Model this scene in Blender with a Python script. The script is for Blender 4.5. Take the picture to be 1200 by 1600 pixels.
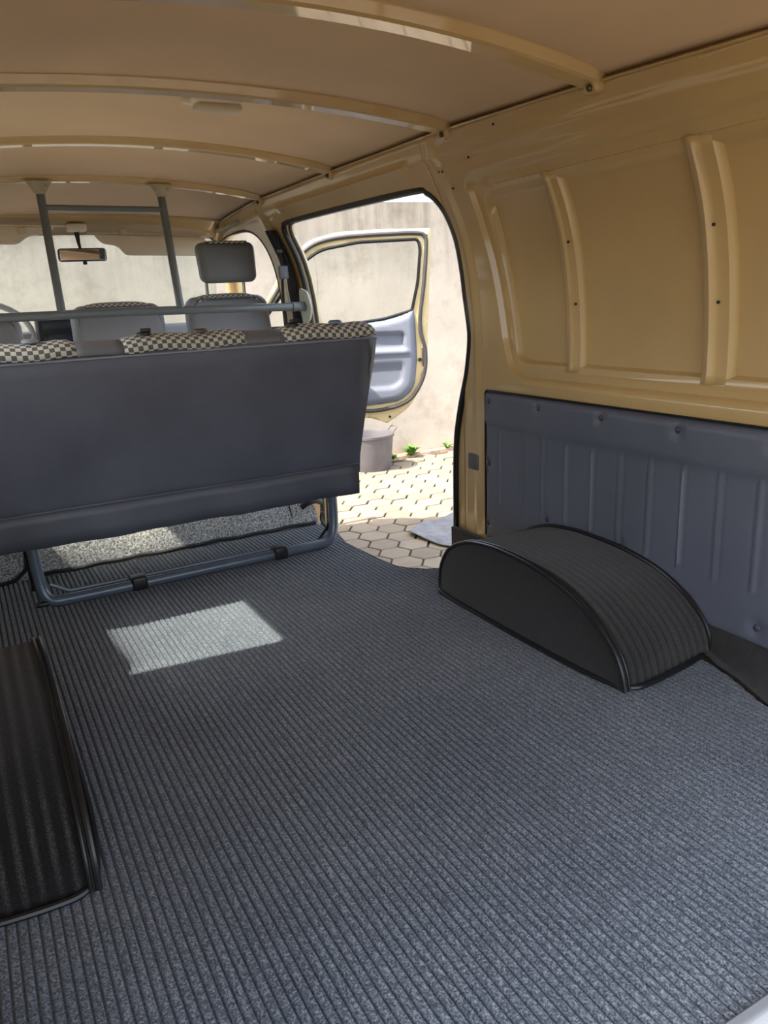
import bpy, bmesh, math, random
from mathutils import Vector, Matrix
from mathutils.geometry import delaunay_2d_cdt
random.seed(7)
SC = bpy.context.scene
COL = SC.collection
for o in list(bpy.data.objects): bpy.data.objects.remove(o)

# ---------------------------------------------------------------- camera, sky, sun, exposure
cam_data = bpy.data.cameras.new('camera'); cam = bpy.data.objects.new('camera', cam_data); COL.objects.link(cam)
R = ((0.8753596461, -0.1691425587, 0.4529197332), (-0.4812085566, -0.2142607442, 0.8500180343), (-0.0467313061, -0.9620203368, -0.2689480557))
cam.matrix_world = Matrix(((R[0][0], -R[0][1], -R[0][2], 0), (R[1][0], -R[1][1], -R[1][2], 0), (R[2][0], -R[2][1], -R[2][2], .8), (0, 0, 0, 1)))
cam_data.sensor_fit = 'HORIZONTAL'; cam_data.sensor_width = 36; cam_data.lens = 36 * 1210 / 1200
cam_data.clip_start = .02; cam_data.clip_end = 200
SC.camera = cam

SUN_DIR = Vector((.74, .0, -1)).normalized()          # the way the sunlight travels
W = bpy.data.worlds.new('sky'); SC.world = W; W.use_nodes = True
wn = W.node_tree.nodes; wl = W.node_tree.links
sky = wn.new('ShaderNodeTexSky'); sky.sky_type = 'NISHITA'; sky.sun_disc = False
sky.sun_elevation = math.asin(-SUN_DIR.z); sky.sun_rotation = math.atan2(-SUN_DIR.x, -SUN_DIR.y)
sky.air_density = 1.0; sky.dust_density = 2.5; sky.ozone_density = 1.0
hs = wn.new('ShaderNodeHueSaturation'); hs.inputs['Saturation'].default_value = .55; wl.new(sky.outputs[0], hs.inputs['Color'])
wl.new(hs.outputs[0], wn['Background'].inputs[0]); wn['Background'].inputs[1].default_value = .42
sun_data = bpy.data.lights.new('sun', 'SUN'); sun_data.energy = 6.8; sun_data.angle = math.radians(.6); sun_data.color = (1, .93, .78)
sun = bpy.data.objects.new('sun', sun_data); COL.objects.link(sun)
sun.rotation_euler = (-SUN_DIR).to_track_quat('Z', 'Y').to_euler(); sun.location = (-6, -2, 9)
SC.view_settings.view_transform = 'Standard'; SC.view_settings.look = 'None'
SC.view_settings.gamma = 1; SC.view_settings.use_curve_mapping = False
SC.view_settings.exposure = .7
XC = .565      # middle of the van
GZ = -.62      # the yard's ground, floor of the van is z = 0

# ---------------------------------------------------------------- materials
def srgb(r, g, b):
    f = lambda c: (c / 255 / 12.92) if c / 255 <= .04045 else ((c / 255 + .055) / 1.055) ** 2.4
    return (f(r), f(g), f(b), 1)
MATS = {}
def mat(name, col, rough=.5, metal=0, coat=0, noise=0, nscale=8, bump=0, bscale=60, spec=.5, col2=None, sheen=0, coat_rough=.1):
    if name in MATS: return MATS[name]
    m = bpy.data.materials.new(name); m.use_nodes = True
    n = m.node_tree.nodes; l = m.node_tree.links; p = n['Principled BSDF']
    p.inputs['Roughness'].default_value = rough; p.inputs['Metallic'].default_value = metal
    p.inputs['Coat Weight'].default_value = coat; p.inputs['Coat Roughness'].default_value = coat_rough
    p.inputs['Specular IOR Level'].default_value = spec; p.inputs['Sheen Weight'].default_value = sheen
    tc = n.new('ShaderNodeTexCoord')
    if noise or col2:
        t = n.new('ShaderNodeTexNoise'); t.inputs['Scale'].default_value = nscale; t.inputs['Detail'].default_value = 5
        l.new(tc.outputs['Object'], t.inputs['Vector'])
        r = n.new('ShaderNodeValToRGB'); r.color_ramp.elements[0].position = .35; r.color_ramp.elements[1].position = .65
        c2 = col2 or tuple(min(1, c * (1 + noise)) for c in col[:3]) + (1,)
        c1 = col if col2 else tuple(c * (1 - noise) for c in col[:3]) + (1,)
        r.color_ramp.elements[0].color = c1; r.color_ramp.elements[1].color = c2
        l.new(t.outputs['Fac'], r.inputs['Fac']); l.new(r.outputs[0], p.inputs['Base Color'])
    else:
        p.inputs['Base Color'].default_value = col
    if bump:
        t = n.new('ShaderNodeTexNoise'); t.inputs['Scale'].default_value = bscale; t.inputs['Detail'].default_value = 3
        l.new(tc.outputs['Object'], t.inputs['Vector'])
        b = n.new('ShaderNodeBump'); b.inputs['Strength'].default_value = bump; b.inputs['Distance'].default_value = .002
        l.new(t.outputs['Fac'], b.inputs['Height']); l.new(b.outputs[0], p.inputs['Normal'])
    MATS[name] = m; return m
def glassmat(name, tint, gloss=.06):
    m = bpy.data.materials.new(name); m.use_nodes = True; n = m.node_tree.nodes; l = m.node_tree.links
    n.remove(n['Principled BSDF']); out = n['Material Output']
    tr = n.new('ShaderNodeBsdfTransparent'); tr.inputs[0].default_value = tint
    gl = n.new('ShaderNodeBsdfGlossy'); gl.inputs['Roughness'].default_value = .02
    fr = n.new('ShaderNodeFresnel'); fr.inputs[0].default_value = 1.3
    mx = n.new('ShaderNodeMixShader'); l.new(fr.outputs[0], mx.inputs[0]); l.new(tr.outputs[0], mx.inputs[1]); l.new(gl.outputs[0], mx.inputs[2])
    l.new(mx.outputs[0], out.inputs[0]); MATS[name] = m; return m
paint = mat('beige_paint', srgb(190, 161, 109), .38, coat=.75, coat_rough=.08, noise=.06, nscale=3)
paint_pale = mat('pale_beige_paint', srgb(226, 204, 152), .35, coat=.6, noise=.04)
liner = mat('headliner_vinyl', srgb(214, 187, 154), .75, noise=.07, nscale=2.2, bump=.35, bscale=320, spec=.3)
vinyl = mat('charcoal_vinyl', srgb(90, 93, 105), .5, noise=.13, nscale=5, bump=.35, bscale=220)
trimv = mat('slate_trim_vinyl', srgb(92, 97, 110), .42, noise=.08, nscale=4, bump=.3, bscale=260)
seatv = mat('seat_grey_vinyl', srgb(138, 142, 152), .5, noise=.08, nscale=6, bump=.3, bscale=220)
tubem = mat('slate_tube_paint', srgb(88, 98, 112), .3, coat=.4, noise=.08, nscale=30)
railm = mat('grey_rail_paint', srgb(98, 106, 110), .32, coat=.4, noise=.05, nscale=20)
rubber = mat('black_rubber', srgb(26, 26, 28), .28, noise=.2, nscale=30)
gasketm = mat('gasket_rubber', srgb(70, 66, 66), .45, noise=.1, nscale=20)
blackp = mat('black_plastic', srgb(30, 30, 33), .4)
felt = mat('black_felt', srgb(34, 33, 34), .95, noise=.35, nscale=40, bump=.5, bscale=300, sheen=.2)
chrome = mat('bare_metal', srgb(190, 192, 195), .25, metal=1, noise=.06, nscale=12)
bracketm = mat('bracket_paint', srgb(168, 163, 140), .45, noise=.08, nscale=20)
doorp = mat('door_card_plastic', srgb(126, 131, 145), .45, noise=.05, nscale=4, bump=.2, bscale=240)
lampm = mat('lamp_lens', srgb(205, 190, 160), .3, noise=.04)
visorm = mat('visor_vinyl', srgb(236, 226, 206), .6, noise=.04, bump=.2, bscale=200)
bucketm = mat('bucket_plastic', srgb(98, 94, 97), .55, noise=.1, nscale=9)
matm = mat('floor_mat_rubber', srgb(128, 128, 130), .6, noise=.2, nscale=14, bump=.5, bscale=90)
grassm = mat('weed_leaf', srgb(96, 140, 60), .6, noise=.25, nscale=30)
soilm = mat('kerb_mortar', srgb(182, 150, 128), .9, noise=.25, nscale=18, bump=.6, bscale=70)
mirrorm = mat('mirror_glass', srgb(225, 228, 232), .02, metal=1)
glass = glassmat('window_glass', (.86, .89, .88, 1)); glassd = glassmat('door_glass', (.9, .92, .9, 1))

def carpet_mat(name, dark, mid, light, scale, streak=False, bump=.6, groove=False):
    m = bpy.data.materials.new(name); m.use_nodes = True; n = m.node_tree.nodes; l = m.node_tree.links; p = n['Principled BSDF']
    p.inputs['Roughness'].default_value = .95; p.inputs['Specular IOR Level'].default_value = .15; p.inputs['Sheen Weight'].default_value = .25
    tc = n.new('ShaderNodeTexCoord')
    t = n.new('ShaderNodeTexNoise'); t.inputs['Scale'].default_value = scale; t.inputs['Detail'].default_value = 4; t.inputs['Roughness'].default_value = .75
    l.new(tc.outputs['Object'], t.inputs['Vector'])
    r = n.new('ShaderNodeValToRGB'); e = r.color_ramp.elements
    e[0].position = .36; e[0].color = dark; e[1].position = .66; e[1].color = light
    k = e.new(.5); k.color = mid
    l.new(t.outputs['Fac'], r.inputs['Fac'])
    last = r.outputs[0]
    # broad worn / dusty patches that belong to the carpet itself
    t2 = n.new('ShaderNodeTexNoise'); t2.inputs['Scale'].default_value = 3.5; t2.inputs['Detail'].default_value = 3
    l.new(tc.outputs['Object'], t2.inputs['Vector'])
    r2 = n.new('ShaderNodeValToRGB'); r2.color_ramp.elements[0].color = (.82, .82, .84, 1); r2.color_ramp.elements[1].color = (1.15, 1.13, 1.1, 1)
    r2.color_ramp.elements[0].position = .3; r2.color_ramp.elements[1].position = .7
    l.new(t2.outputs['Fac'], r2.inputs['Fac'])
    mx = n.new('ShaderNodeMix'); mx.data_type = 'RGBA'; mx.blend_type = 'MULTIPLY'; mx.inputs['Factor'].default_value = 1
    l.new(last, mx.inputs['A']); l.new(r2.outputs[0], mx.inputs['B']); last = mx.outputs['Result']
    if streak:
        # dust caught on the crests of the moulded ribs, patchy along their length
        def M2(op, a, b=None):
            x = n.new('ShaderNodeMath'); x.operation = op
            for i, q in enumerate((a, b)):
                if q is None: continue
                if isinstance(q, (int, float)): x.inputs[i].default_value = q
                else: l.new(q, x.inputs[i])
            return x.outputs[0]
        sp = n.new('ShaderNodeSeparateXYZ'); l.new(tc.outputs['Object'], sp.inputs[0])
        cr = M2('ABSOLUTE', M2('SUBTRACT', M2('FRACT', M2('ADD', M2('DIVIDE', sp.outputs[0], .0226), 100)), .5))
        cr = M2('MULTIPLY', M2('SUBTRACT', cr, .22), 3.6)
        t3 = n.new('ShaderNodeTexNoise'); t3.inputs['Scale'].default_value = 9; t3.inputs['Detail'].default_value = 5; l.new(tc.outputs['Object'], t3.inputs['Vector'])
        cr = M2('MULTIPLY', cr, M2('MULTIPLY', M2('SUBTRACT', t3.outputs['Fac'], .28), 3))
        r3 = n.new('ShaderNodeValToRGB'); r3.color_ramp.elements[0].position = .0; r3.color_ramp.elements[1].position = 1
        r3.color_ramp.elements[0].color = (.75, .75, .75, 1); r3.color_ramp.elements[1].color = (4.6, 4.3, 3.8, 1)
        l.new(cr, r3.inputs['Fac'])
        m2 = n.new('ShaderNodeMix'); m2.data_type = 'RGBA'; m2.blend_type = 'MULTIPLY'; m2.inputs['Factor'].default_value = 1
        l.new(last, m2.inputs['A']); l.new(r3.outputs[0], m2.inputs['B']); last = m2.outputs['Result']
    if groove:      # darker colour along the grooves between the ribs
        sp = n.new('ShaderNodeSeparateXYZ'); l.new(tc.outputs['Object'], sp.inputs[0])
        def M(op, a, b=None):
            x = n.new('ShaderNodeMath'); x.operation = op
            for i, q in enumerate((a, b)):
                if q is None: continue
                if isinstance(q, (int, float)): x.inputs[i].default_value = q
                else: l.new(q, x.inputs[i])
            return x.outputs[0]
        g_ = M('MULTIPLY', M('ABSOLUTE', M('SUBTRACT', M('FRACT', M('ADD', M('DIVIDE', sp.outputs[0], .0138), 100)), .5)), 2)
        g_ = M('ADD', g_, M('MULTIPLY', M('SUBTRACT', t.outputs['Fac'], .5), 1.2))
        r4 = n.new('ShaderNodeValToRGB'); r4.color_ramp.elements[0].position = .72; r4.color_ramp.elements[0].color = (1.06, 1.06, 1.06, 1)
        r4.color_ramp.elements[1].position = .95; r4.color_ramp.elements[1].color = (.5, .5, .52, 1); l.new(g_, r4.inputs['Fac'])
        m3 = n.new('ShaderNodeMix'); m3.data_type = 'RGBA'; m3.blend_type = 'MULTIPLY'; m3.inputs['Factor'].default_value = 1
        l.new(last, m3.inputs['A']); l.new(r4.outputs[0], m3.inputs['B']); last = m3.outputs['Result']
    l.new(last, p.inputs['Base Color'])
    b = n.new('ShaderNodeBump'); b.inputs['Strength'].default_value = bump; b.inputs['Distance'].default_value = .003
    l.new(t.outputs['Fac'], b.inputs['Height']); l.new(b.outputs[0], p.inputs['Normal'])
    MATS[name] = m; return m
carpetm = carpet_mat('ribbed_carpet', srgb(40, 46, 54), srgb(86, 95, 106), srgb(152, 160, 170), 330, groove=True)
archm = carpet_mat('arch_cover_carpet', srgb(10, 10, 11), srgb(20, 20, 21), srgb(42, 41, 40), 420, streak=True)
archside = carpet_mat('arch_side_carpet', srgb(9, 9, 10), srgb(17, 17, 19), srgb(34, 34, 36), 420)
loopm = carpet_mat('speckled_loop_carpet', srgb(62, 62, 64), srgb(156, 156, 155), srgb(228, 227, 222), 170)

def check_mat():
    m = bpy.data.materials.new('checked_cloth'); m.use_nodes = True; n = m.node_tree.nodes; l = m.node_tree.links; p = n['Principled BSDF']
    p.inputs['Roughness'].default_value = .9
    uv = n.new('ShaderNodeUVMap')
    br = n.new('ShaderNodeTexChecker'); br.inputs['Scale'].default_value = 1 / .0118
    br.inputs['Color1'].default_value = srgb(98, 99, 96); br.inputs['Color2'].default_value = srgb(210, 207, 195)
    mp = n.new('ShaderNodeMapping'); mp.inputs['Location'].default_value = (10, 10, .003); l.new(uv.outputs[0], mp.inputs[0])
    l.new(mp.outputs[0], br.inputs['Vector'])
    l.new(br.outputs['Color'], p.inputs['Base Color'])
    b = n.new('ShaderNodeBump'); b.inputs['Strength'].default_value = .3; b.inputs['Distance'].default_value = .001
    l.new(br.outputs['Fac'], b.inputs['Height']); l.new(b.outputs[0], p.inputs['Normal'])
    return m
checkm = check_mat()

def wall_mat():
    m = bpy.data.materials.new('stained_render'); m.use_nodes = True; n = m.node_tree.nodes; l = m.node_tree.links; p = n['Principled BSDF']
    p.inputs['Roughness'].default_value = .95; p.inputs['Specular IOR Level'].default_value = .1
    g = n.new('ShaderNodeNewGeometry')
    def noise(sc, det, mapping=None):
        t = n.new('ShaderNodeTexNoise'); t.inputs['Scale'].default_value = sc; t.inputs['Detail'].default_value = det; t.inputs['Roughness'].default_value = .65
        if mapping:
            mp = n.new('ShaderNodeMapping'); mp.inputs['Scale'].default_value = mapping; l.new(g.outputs['Position'], mp.inputs[0]); l.new(mp.outputs[0], t.inputs['Vector'])
        else: l.new(g.outputs['Position'], t.inputs['Vector'])
        return t
    def ramp(src, p0, c0, p1, c1):
        r = n.new('ShaderNodeValToRGB'); r.color_ramp.elements[0].position = p0; r.color_ramp.elements[0].color = c0
        r.color_ramp.elements[1].position = p1; r.color_ramp.elements[1].color = c1; l.new(src, r.inputs['Fac']); return r.outputs[0]
    def mul(a, b):
        x = n.new('ShaderNodeMix'); x.data_type = 'RGBA'; x.blend_type = 'MULTIPLY'; x.inputs['Factor'].default_value = 1
        l.new(a, x.inputs['A']); l.new(b, x.inputs['B']); return x.outputs['Result']
    base = ramp(noise(1.6, 8).outputs['Fac'], .32, srgb(196, 184, 168), .68, srgb(218, 206, 188))
    blot = ramp(noise(4.5, 8).outputs['Fac'], .32, (.82, .8, .78, 1), .5, (1, 1, 1, 1))
    drip = noise(1, 6, (9, 9, .9))
    # dirt under the coping: height above ground, broken up by vertical drips
    sep = n.new('ShaderNodeSeparateXYZ'); l.new(g.outputs['Position'], sep.inputs[0])
    mr = n.new('ShaderNodeMapRange'); mr.inputs['From Min'].default_value = .55; mr.inputs['From Max'].default_value = 1.6; l.new(sep.outputs['Z'], mr.inputs['Value'])
    ml = n.new('ShaderNodeMath'); ml.operation = 'MULTIPLY'; l.new(mr.outputs[0], ml.inputs[0]); l.new(drip.outputs['Fac'], ml.inputs[1])
    top = ramp(ml.outputs[0], .16, (1, 1, 1, 1), .7, (.42, .41, .39, 1))
    col = mul(mul(base, blot), top)
    l.new(col, p.inputs['Base Color'])
    b = n.new('ShaderNodeBump'); b.inputs['Strength'].default_value = .5; b.inputs['Distance'].default_value = .01
    l.new(noise(14, 8).outputs['Fac'], b.inputs['Height']); l.new(b.outputs[0], p.inputs['Normal'])
    return m
wallm = wall_mat()
def paver_mat():
    m = bpy.data.materials.new('paver_concrete'); m.use_nodes = True; n = m.node_tree.nodes; l = m.node_tree.links; p = n['Principled BSDF']
    p.inputs['Roughness'].default_value = .9; p.inputs['Specular IOR Level'].default_value = .2
    g = n.new('ShaderNodeNewGeometry'); oi = n.new('ShaderNodeObjectInfo')
    t = n.new('ShaderNodeTexNoise'); t.inputs['Scale'].default_value = 9; t.inputs['Detail'].default_value = 7; l.new(g.outputs['Position'], t.inputs['Vector'])
    r = n.new('ShaderNodeValToRGB'); r.color_ramp.elements[0].position = .3; r.color_ramp.elements[0].color = srgb(146, 132, 116)
    r.color_ramp.elements[1].position = .7; r.color_ramp.elements[1].color = srgb(158, 146, 126); l.new(t.outputs['Fac'], r.inputs['Fac'])
    mr = n.new('ShaderNodeMapRange'); mr.inputs['To Min'].default_value = .86; mr.inputs['To Max'].default_value = 1.08; l.new(oi.outputs['Random'], mr.inputs['Value'])
    x = n.new('ShaderNodeVectorMath'); x.operation = 'SCALE'; l.new(r.outputs[0], x.inputs[0]); l.new(mr.outputs[0], x.inputs['Scale'])
    l.new(x.outputs[0], p.inputs['Base Color'])
    b = n.new('ShaderNodeBump'); b.inputs['Strength'].default_value = .4; b.inputs['Distance'].default_value = .004; l.new(t.outputs['Fac'], b.inputs['Height']); l.new(b.outputs[0], p.inputs['Normal'])
    return m
paverm = paver_mat(); jointm = mat('joint_sand', srgb(84, 72, 58), .95, noise=.25, nscale=30, bump=.5)

# ---------------------------------------------------------------- mesh helpers
class MB:
    def __init__(s): s.v = []; s.f = []; s.uv = {}
    def add(s, vs, fs):
        k = len(s.v); s.v += [tuple(v) for v in vs]; s.f += [tuple(i + k for i in f) for f in fs]; return s
    def box(s, a, b):
        x0, y0, z0 = a; x1, y1, z1 = b
        return s.add([(x0,y0,z0),(x1,y0,z0),(x1,y1,z0),(x0,y1,z0),(x0,y0,z1),(x1,y0,z1),(x1,y1,z1),(x0,y1,z1)],
                     [(0,3,2,1),(4,5,6,7),(0,1,5,4),(1,2,6,5),(2,3,7,6),(3,0,4,7)])
    def tube(s, pts, r, n=10, closed=False, flat=1.0):
        pts = [Vector(p) for p in pts]; N = len(pts); rings = []
        up = None
        for i, p in enumerate(pts):
            a = pts[(i - 1) % N] if (closed or i > 0) else p; b = pts[(i + 1) % N] if (closed or i < N - 1) else p
            t = (b - a).normalized()
            if up is None:
                up = Vector((0, 0, 1)) if abs(t.z) < .9 else Vector((1, 0, 0))
            u = (up - t * up.dot(t)).normalized(); up = u; w = t.cross(u)
            rr = r[i] if isinstance(r, (list, tuple)) else r
            rings.append([p + u * math.cos(q) * rr * flat + w * math.sin(q) * rr for q in [2 * math.pi * k / n for k in range(n)]])
        vs = [v for rg in rings for v in rg]; fs = []
        M = N if closed else N - 1
        for i in range(M):
            for k in range(n):
                a = i * n + k; b = i * n + (k + 1) % n; c = ((i + 1) % N) * n + (k + 1) % n; d = ((i + 1) % N) * n + k
                fs.append((a, b, c, d))
        if not closed: fs.append(tuple(range(n - 1, -1, -1))); fs.append(tuple((N - 1) * n + k for k in range(n)))
        return s.add(vs, fs)
    def lathe(s, prof, o=(0, 0, 0), n=20, axis=None):
        M = Matrix.Identity(3) if axis is None else Vector((0, 0, 1)).rotation_difference(Vector(axis)).to_matrix()
        vs = []; o = Vector(o)
        for (r, z) in prof:
            for k in range(n):
                a = 2 * math.pi * k / n; vs.append(o + M @ Vector((r * math.cos(a), r * math.sin(a), z)))
        fs = []
        for i in range(len(prof) - 1):
            for k in range(n): fs.append((i*n+k, i*n+(k+1)%n, (i+1)*n+(k+1)%n, (i+1)*n+k))
        fs.append(tuple(range(n - 1, -1, -1))); fs.append(tuple((len(prof)-1)*n+k for k in range(n)))
        return s.add(vs, fs)
    def loft(s, rings, caps=True, closed=True):
        n = len(rings[0]); vs = [p for r in rings for p in r]; fs = []
        for i in range(len(rings) - 1):
            for k in range(n if closed else n - 1):
                fs.append((i*n+k, i*n+(k+1)%n, (i+1)*n+(k+1)%n, (i+1)*n+k))
        if caps and closed: fs.append(tuple(range(n - 1, -1, -1))); fs.append(tuple((len(rings)-1)*n+k for k in range(n)))
        return s.add(vs, fs)
    def build(s, name, m, parent=None, ang=40, solid=0, loc=None, flip=False):
        me = bpy.data.meshes.new(name); me.from_pydata(s.v, [], s.f); me.update()
        bm = bmesh.new(); bm.from_mesh(me)
        bmesh.ops.recalc_face_normals(bm, faces=bm.faces)
        if flip: bmesh.ops.reverse_faces(bm, faces=bm.faces)
        bm.to_mesh(me); bm.free()
        me.polygons.foreach_set('use_smooth', [True] * len(me.polygons)); me.set_sharp_from_angle(angle=math.radians(ang))
        me.materials.append(m)
        o = bpy.data.objects.new(name, me); COL.objects.link(o)
        if parent: o.parent = parent
        if solid:
            md = o.modifiers.new('thickness', 'SOLIDIFY'); md.thickness = solid; md.offset = 0
        if loc: o.location = loc
        return o
def tag(o, label=None, cat=None, group=None, kind=None):
    if label: o['label'] = label
    if cat: o['category'] = cat
    if group: o['group'] = group
    if kind: o['kind'] = kind
    return o
def thing(name, label, cat, loc=(0, 0, 0), rz=0, group=None):
    o = bpy.data.objects.new(name, None); COL.objects.link(o); o.empty_display_size = .05
    o.location = loc; o.rotation_euler = (0, 0, rz); return tag(o, label, cat, group)
def shift(mb, o):            # verts given in world coordinates -> local to an empty at o
    mb.v = [(x - o[0], y - o[1], z - o[2]) for x, y, z in mb.v]; return mb
def part(mb, name, m, root, **k):
    return shift(mb, root.location).build(name, m, root, **k)
def rbox(c, s, bev=.01, seg=3, fn=None):       # bevelled box, optional reshaping fn(x,y,z in -1..1, world)
    bm = bmesh.new(); bmesh.ops.create_cube(bm, size=1)
    for v in bm.verts: v.co = Vector((v.co.x * s[0], v.co.y * s[1], v.co.z * s[2]))
    if seg: bmesh.ops.bevel(bm, geom=list(bm.edges), offset=bev, segments=seg, profile=.5, affect='EDGES', clamp_overlap=True)
    vs = []
    for v in bm.verts:
        p = v.co.copy()
        if fn: p = Vector(fn(p.x / s[0] * 2, p.y / s[1] * 2, p.z / s[2] * 2, p))
        vs.append(p + Vector(c))
    bm.verts.index_update(); fs = [[v.index for v in f.verts] for f in bm.faces]; bm.free()
    mb = MB(); mb.add(vs, fs); return mb
def smooth(t): t = max(0, min(1, t)); return t * t * (3 - 2 * t)
def interp(tab, x):
    if x <= tab[0][0]: return tab[0][1]
    for (a, b), (c, d) in zip(tab, tab[1:]):
        if x <= c: return b + (d - b) * (x - a) / (c - a)
    return tab[-1][1]
def catmull(pts, k=6, closed=False):
    P = [Vector(p) for p in pts]; n = len(P); out = []
    for i in range(n if closed else n - 1):
        p0 = P[(i-1) % n] if (closed or i > 0) else P[i]; p1 = P[i]; p2 = P[(i+1) % n]; p3 = P[(i+2) % n] if (closed or i < n-2) else p2
        for j in range(k):
            t = j / k
            out.append(.5 * ((2*p1) + (p2-p0)*t + (2*p0-5*p1+4*p2-p3)*t*t + (3*p1-p0-3*p2+p3)*t**3))
    if not closed: out.append(P[-1])
    return out
def round_poly(pts, r, k=5):      # rounded corners; r per point or one value
    n = len(pts); out = []
    for i, p in enumerate(pts):
        rr = r[i] if isinstance(r, (list, tuple)) else r
        p = Vector(p); a = (Vector(pts[i-1]) - p); b = (Vector(pts[(i+1) % n]) - p)
        q = min(rr, a.length * .45, b.length * .45)
        if q < 1e-5: out.append(p); continue
        A = p + a.normalized() * q; B = p + b.normalized() * q
        for j in range(k + 1):
            t = j / k; out.append((1-t)**2 * A + 2*t*(1-t) * p + t*t * B)
    return out
def inside(x, y, poly):
    c = False; n = len(poly); j = n - 1
    for i in range(n):
        xi, yi = poly[i][0], poly[i][1]; xj, yj = poly[j][0], poly[j][1]
        if (yi > y) != (yj > y) and x < (xj - xi) * (y - yi) / (yj - yi) + xi: c = not c
        j = i
    return c
def dist_poly(x, y, poly):       # signed distance, positive inside
    best = 9; n = len(poly)
    for i in range(n):
        ax, ay = poly[i][0], poly[i][1]; bx, by = poly[(i+1) % n][0], poly[(i+1) % n][1]
        dx, dy = bx-ax, by-ay; L = dx*dx+dy*dy
        t = 0 if L == 0 else max(0, min(1, ((x-ax)*dx+(y-ay)*dy)/L))
        d = math.hypot(x-ax-t*dx, y-ay-t*dy)
        if d < best: best = d
    return best if inside(x, y, poly) else -best
def offset_poly(poly, d):         # move an outline inwards by d
    n = len(poly); out = []; A = sum(poly[i][0]*poly[(i+1) % n][1] - poly[(i+1) % n][0]*poly[i][1] for i in range(n)); sg = 1 if A > 0 else -1
    for i in range(n):
        p = Vector(poly[i-1][:2]); q = Vector(poly[(i+1) % n][:2]); t = (q - p)
        if t.length < 1e-6: continue
        t.normalize(); out.append(Vector(poly[i][:2]) + Vector((-t.y, t.x)) * d * sg)
    return out
def panel(outer, holes, step, fn, vstep=None, lines=()):   # sheet over a 2-D outline with holes, mapped by fn(u,v)->xyz
    vstep = vstep or step
    pts = []; edges = []
    def dens(poly):
        out = []; n = len(poly)
        for i in range(n):
            a = Vector(poly[i][:2]); b = Vector(poly[(i+1) % n][:2]); L = (b-a).length
            m = max(1, int(L / (2 * step))) if L > 2 * step else 1
            for j in range(m): out.append(a + (b-a) * j / m)
        return out
    loops = [dens(outer)] + [dens(h) for h in holes]
    for lp in loops:
        k = len(pts); pts += lp; edges += [(k+i, k+(i+1) % len(lp)) for i in range(len(lp))]
    for ln in lines:
        lp = [p for p in dens(ln) if inside(p[0], p[1], outer)]
        k = len(pts); pts += lp; edges += [(k+i, k+i+1) for i in range(len(lp)-1)]
    us = [p[0] for p in outer]; vs = [p[1] for p in outer]
    nu = int((max(us)-min(us))/step); nv = int((max(vs)-min(vs))/vstep)
    allb = loops
    for i in range(1, nu):
        for j in range(1, nv):
            x = min(us)+i*step; y = min(vs)+j*vstep
            if not inside(x, y, outer): continue
            if any(inside(x, y, h) for h in holes): continue
            if any(abs(dist_poly(x, y, h)) < step * .5 for h in lines[:4]): continue
            pts.append(Vector((x, y)))
    co, ed, fa, _, _, _ = delaunay_2d_cdt(pts, edges, [], 1, 1e-5)
    mb = MB(); keep = []
    for f in fa:
        cx = sum(co[i][0] for i in f)/len(f); cy = sum(co[i][1] for i in f)/len(f)
        if inside(cx, cy, outer) and not any(inside(cx, cy, h) for h in holes): keep.append(tuple(f))
    mb.add([fn(c[0], c[1]) for c in co], keep); return mb

# ---------------------------------------------------------------- body shape
HW = [(-.7, .80), (-.05, .815), (0, .817), (.5, .822), (.62, .826), (.68, .825), (.76, .819), (.84, .809), (.9, .797), (.95, .783), (1.0, .764), (1.045, .742), (1.1, .716), (1.15, .692), (1.21, .664), (1.3, .62)]
def hw(z): return (interp(HW, z - .012) + interp(HW, z) + interp(HW, z + .012)) / 3
def railz(y): return interp([(-.7, 1.12), (.4, 1.165), (.93, 1.182), (1.32, 1.197), (1.87, 1.211), (2.58, 1.213), (3.3, 1.21), (3.7, 1.192), (3.95, 1.172), (4.1, 1.155)], y)
def crown(y): return interp([(0, .07), (1.32, .066), (1.87, .046), (2.6, .061), (3.3, .056), (3.7, .038), (4.0, .022)], y)
def roofz(x, y, up=0): t = (x - XC) / .665; return railz(y) + up + crown(y) * (1 - t * t)
XF = 4.0

# structure: floor plate
mb = MB(); out = [(-.28,.4),(1.37,.4),(1.37,1.84),(1.10,1.9),(1.055,2.02),(1.05,2.6),(-.28,2.6)]
def prism(outline, z0, z1):
    mb = MB(); n = len(outline)
    mb.add([(x, y, z0) for x, y in outline] + [(x, y, z1) for x, y in outline], [tuple(range(n-1, -1, -1)), tuple(range(n, 2*n))] + [(i, (i+1) % n, n+(i+1) % n, n+i) for i in range(n)])
    return mb
fl = prism(out, -.05, -.012).build('floor', mat('floor_steel', srgb(150, 130, 95), .5, noise=.1)); tag(fl, 'flat steel load floor under the carpet', kind='structure')
o = prism([(1.02,1.86),(1.375,1.86),(1.375,3.25),(1.02,3.25)], -.36, -.33).build('trim_5', paint); tag(o, 'painted entry step below the side opening', kind='structure')
o = prism([(1.362,1.80),(1.377,1.80),(1.377,2.083),(1.362,2.083)], -.3, .046).build('trim_6', felt); tag(o, 'black sheet in the dark gap behind the side opening', kind='structure')  # thin black sheet filling the dark gap at the pillar foot

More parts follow.
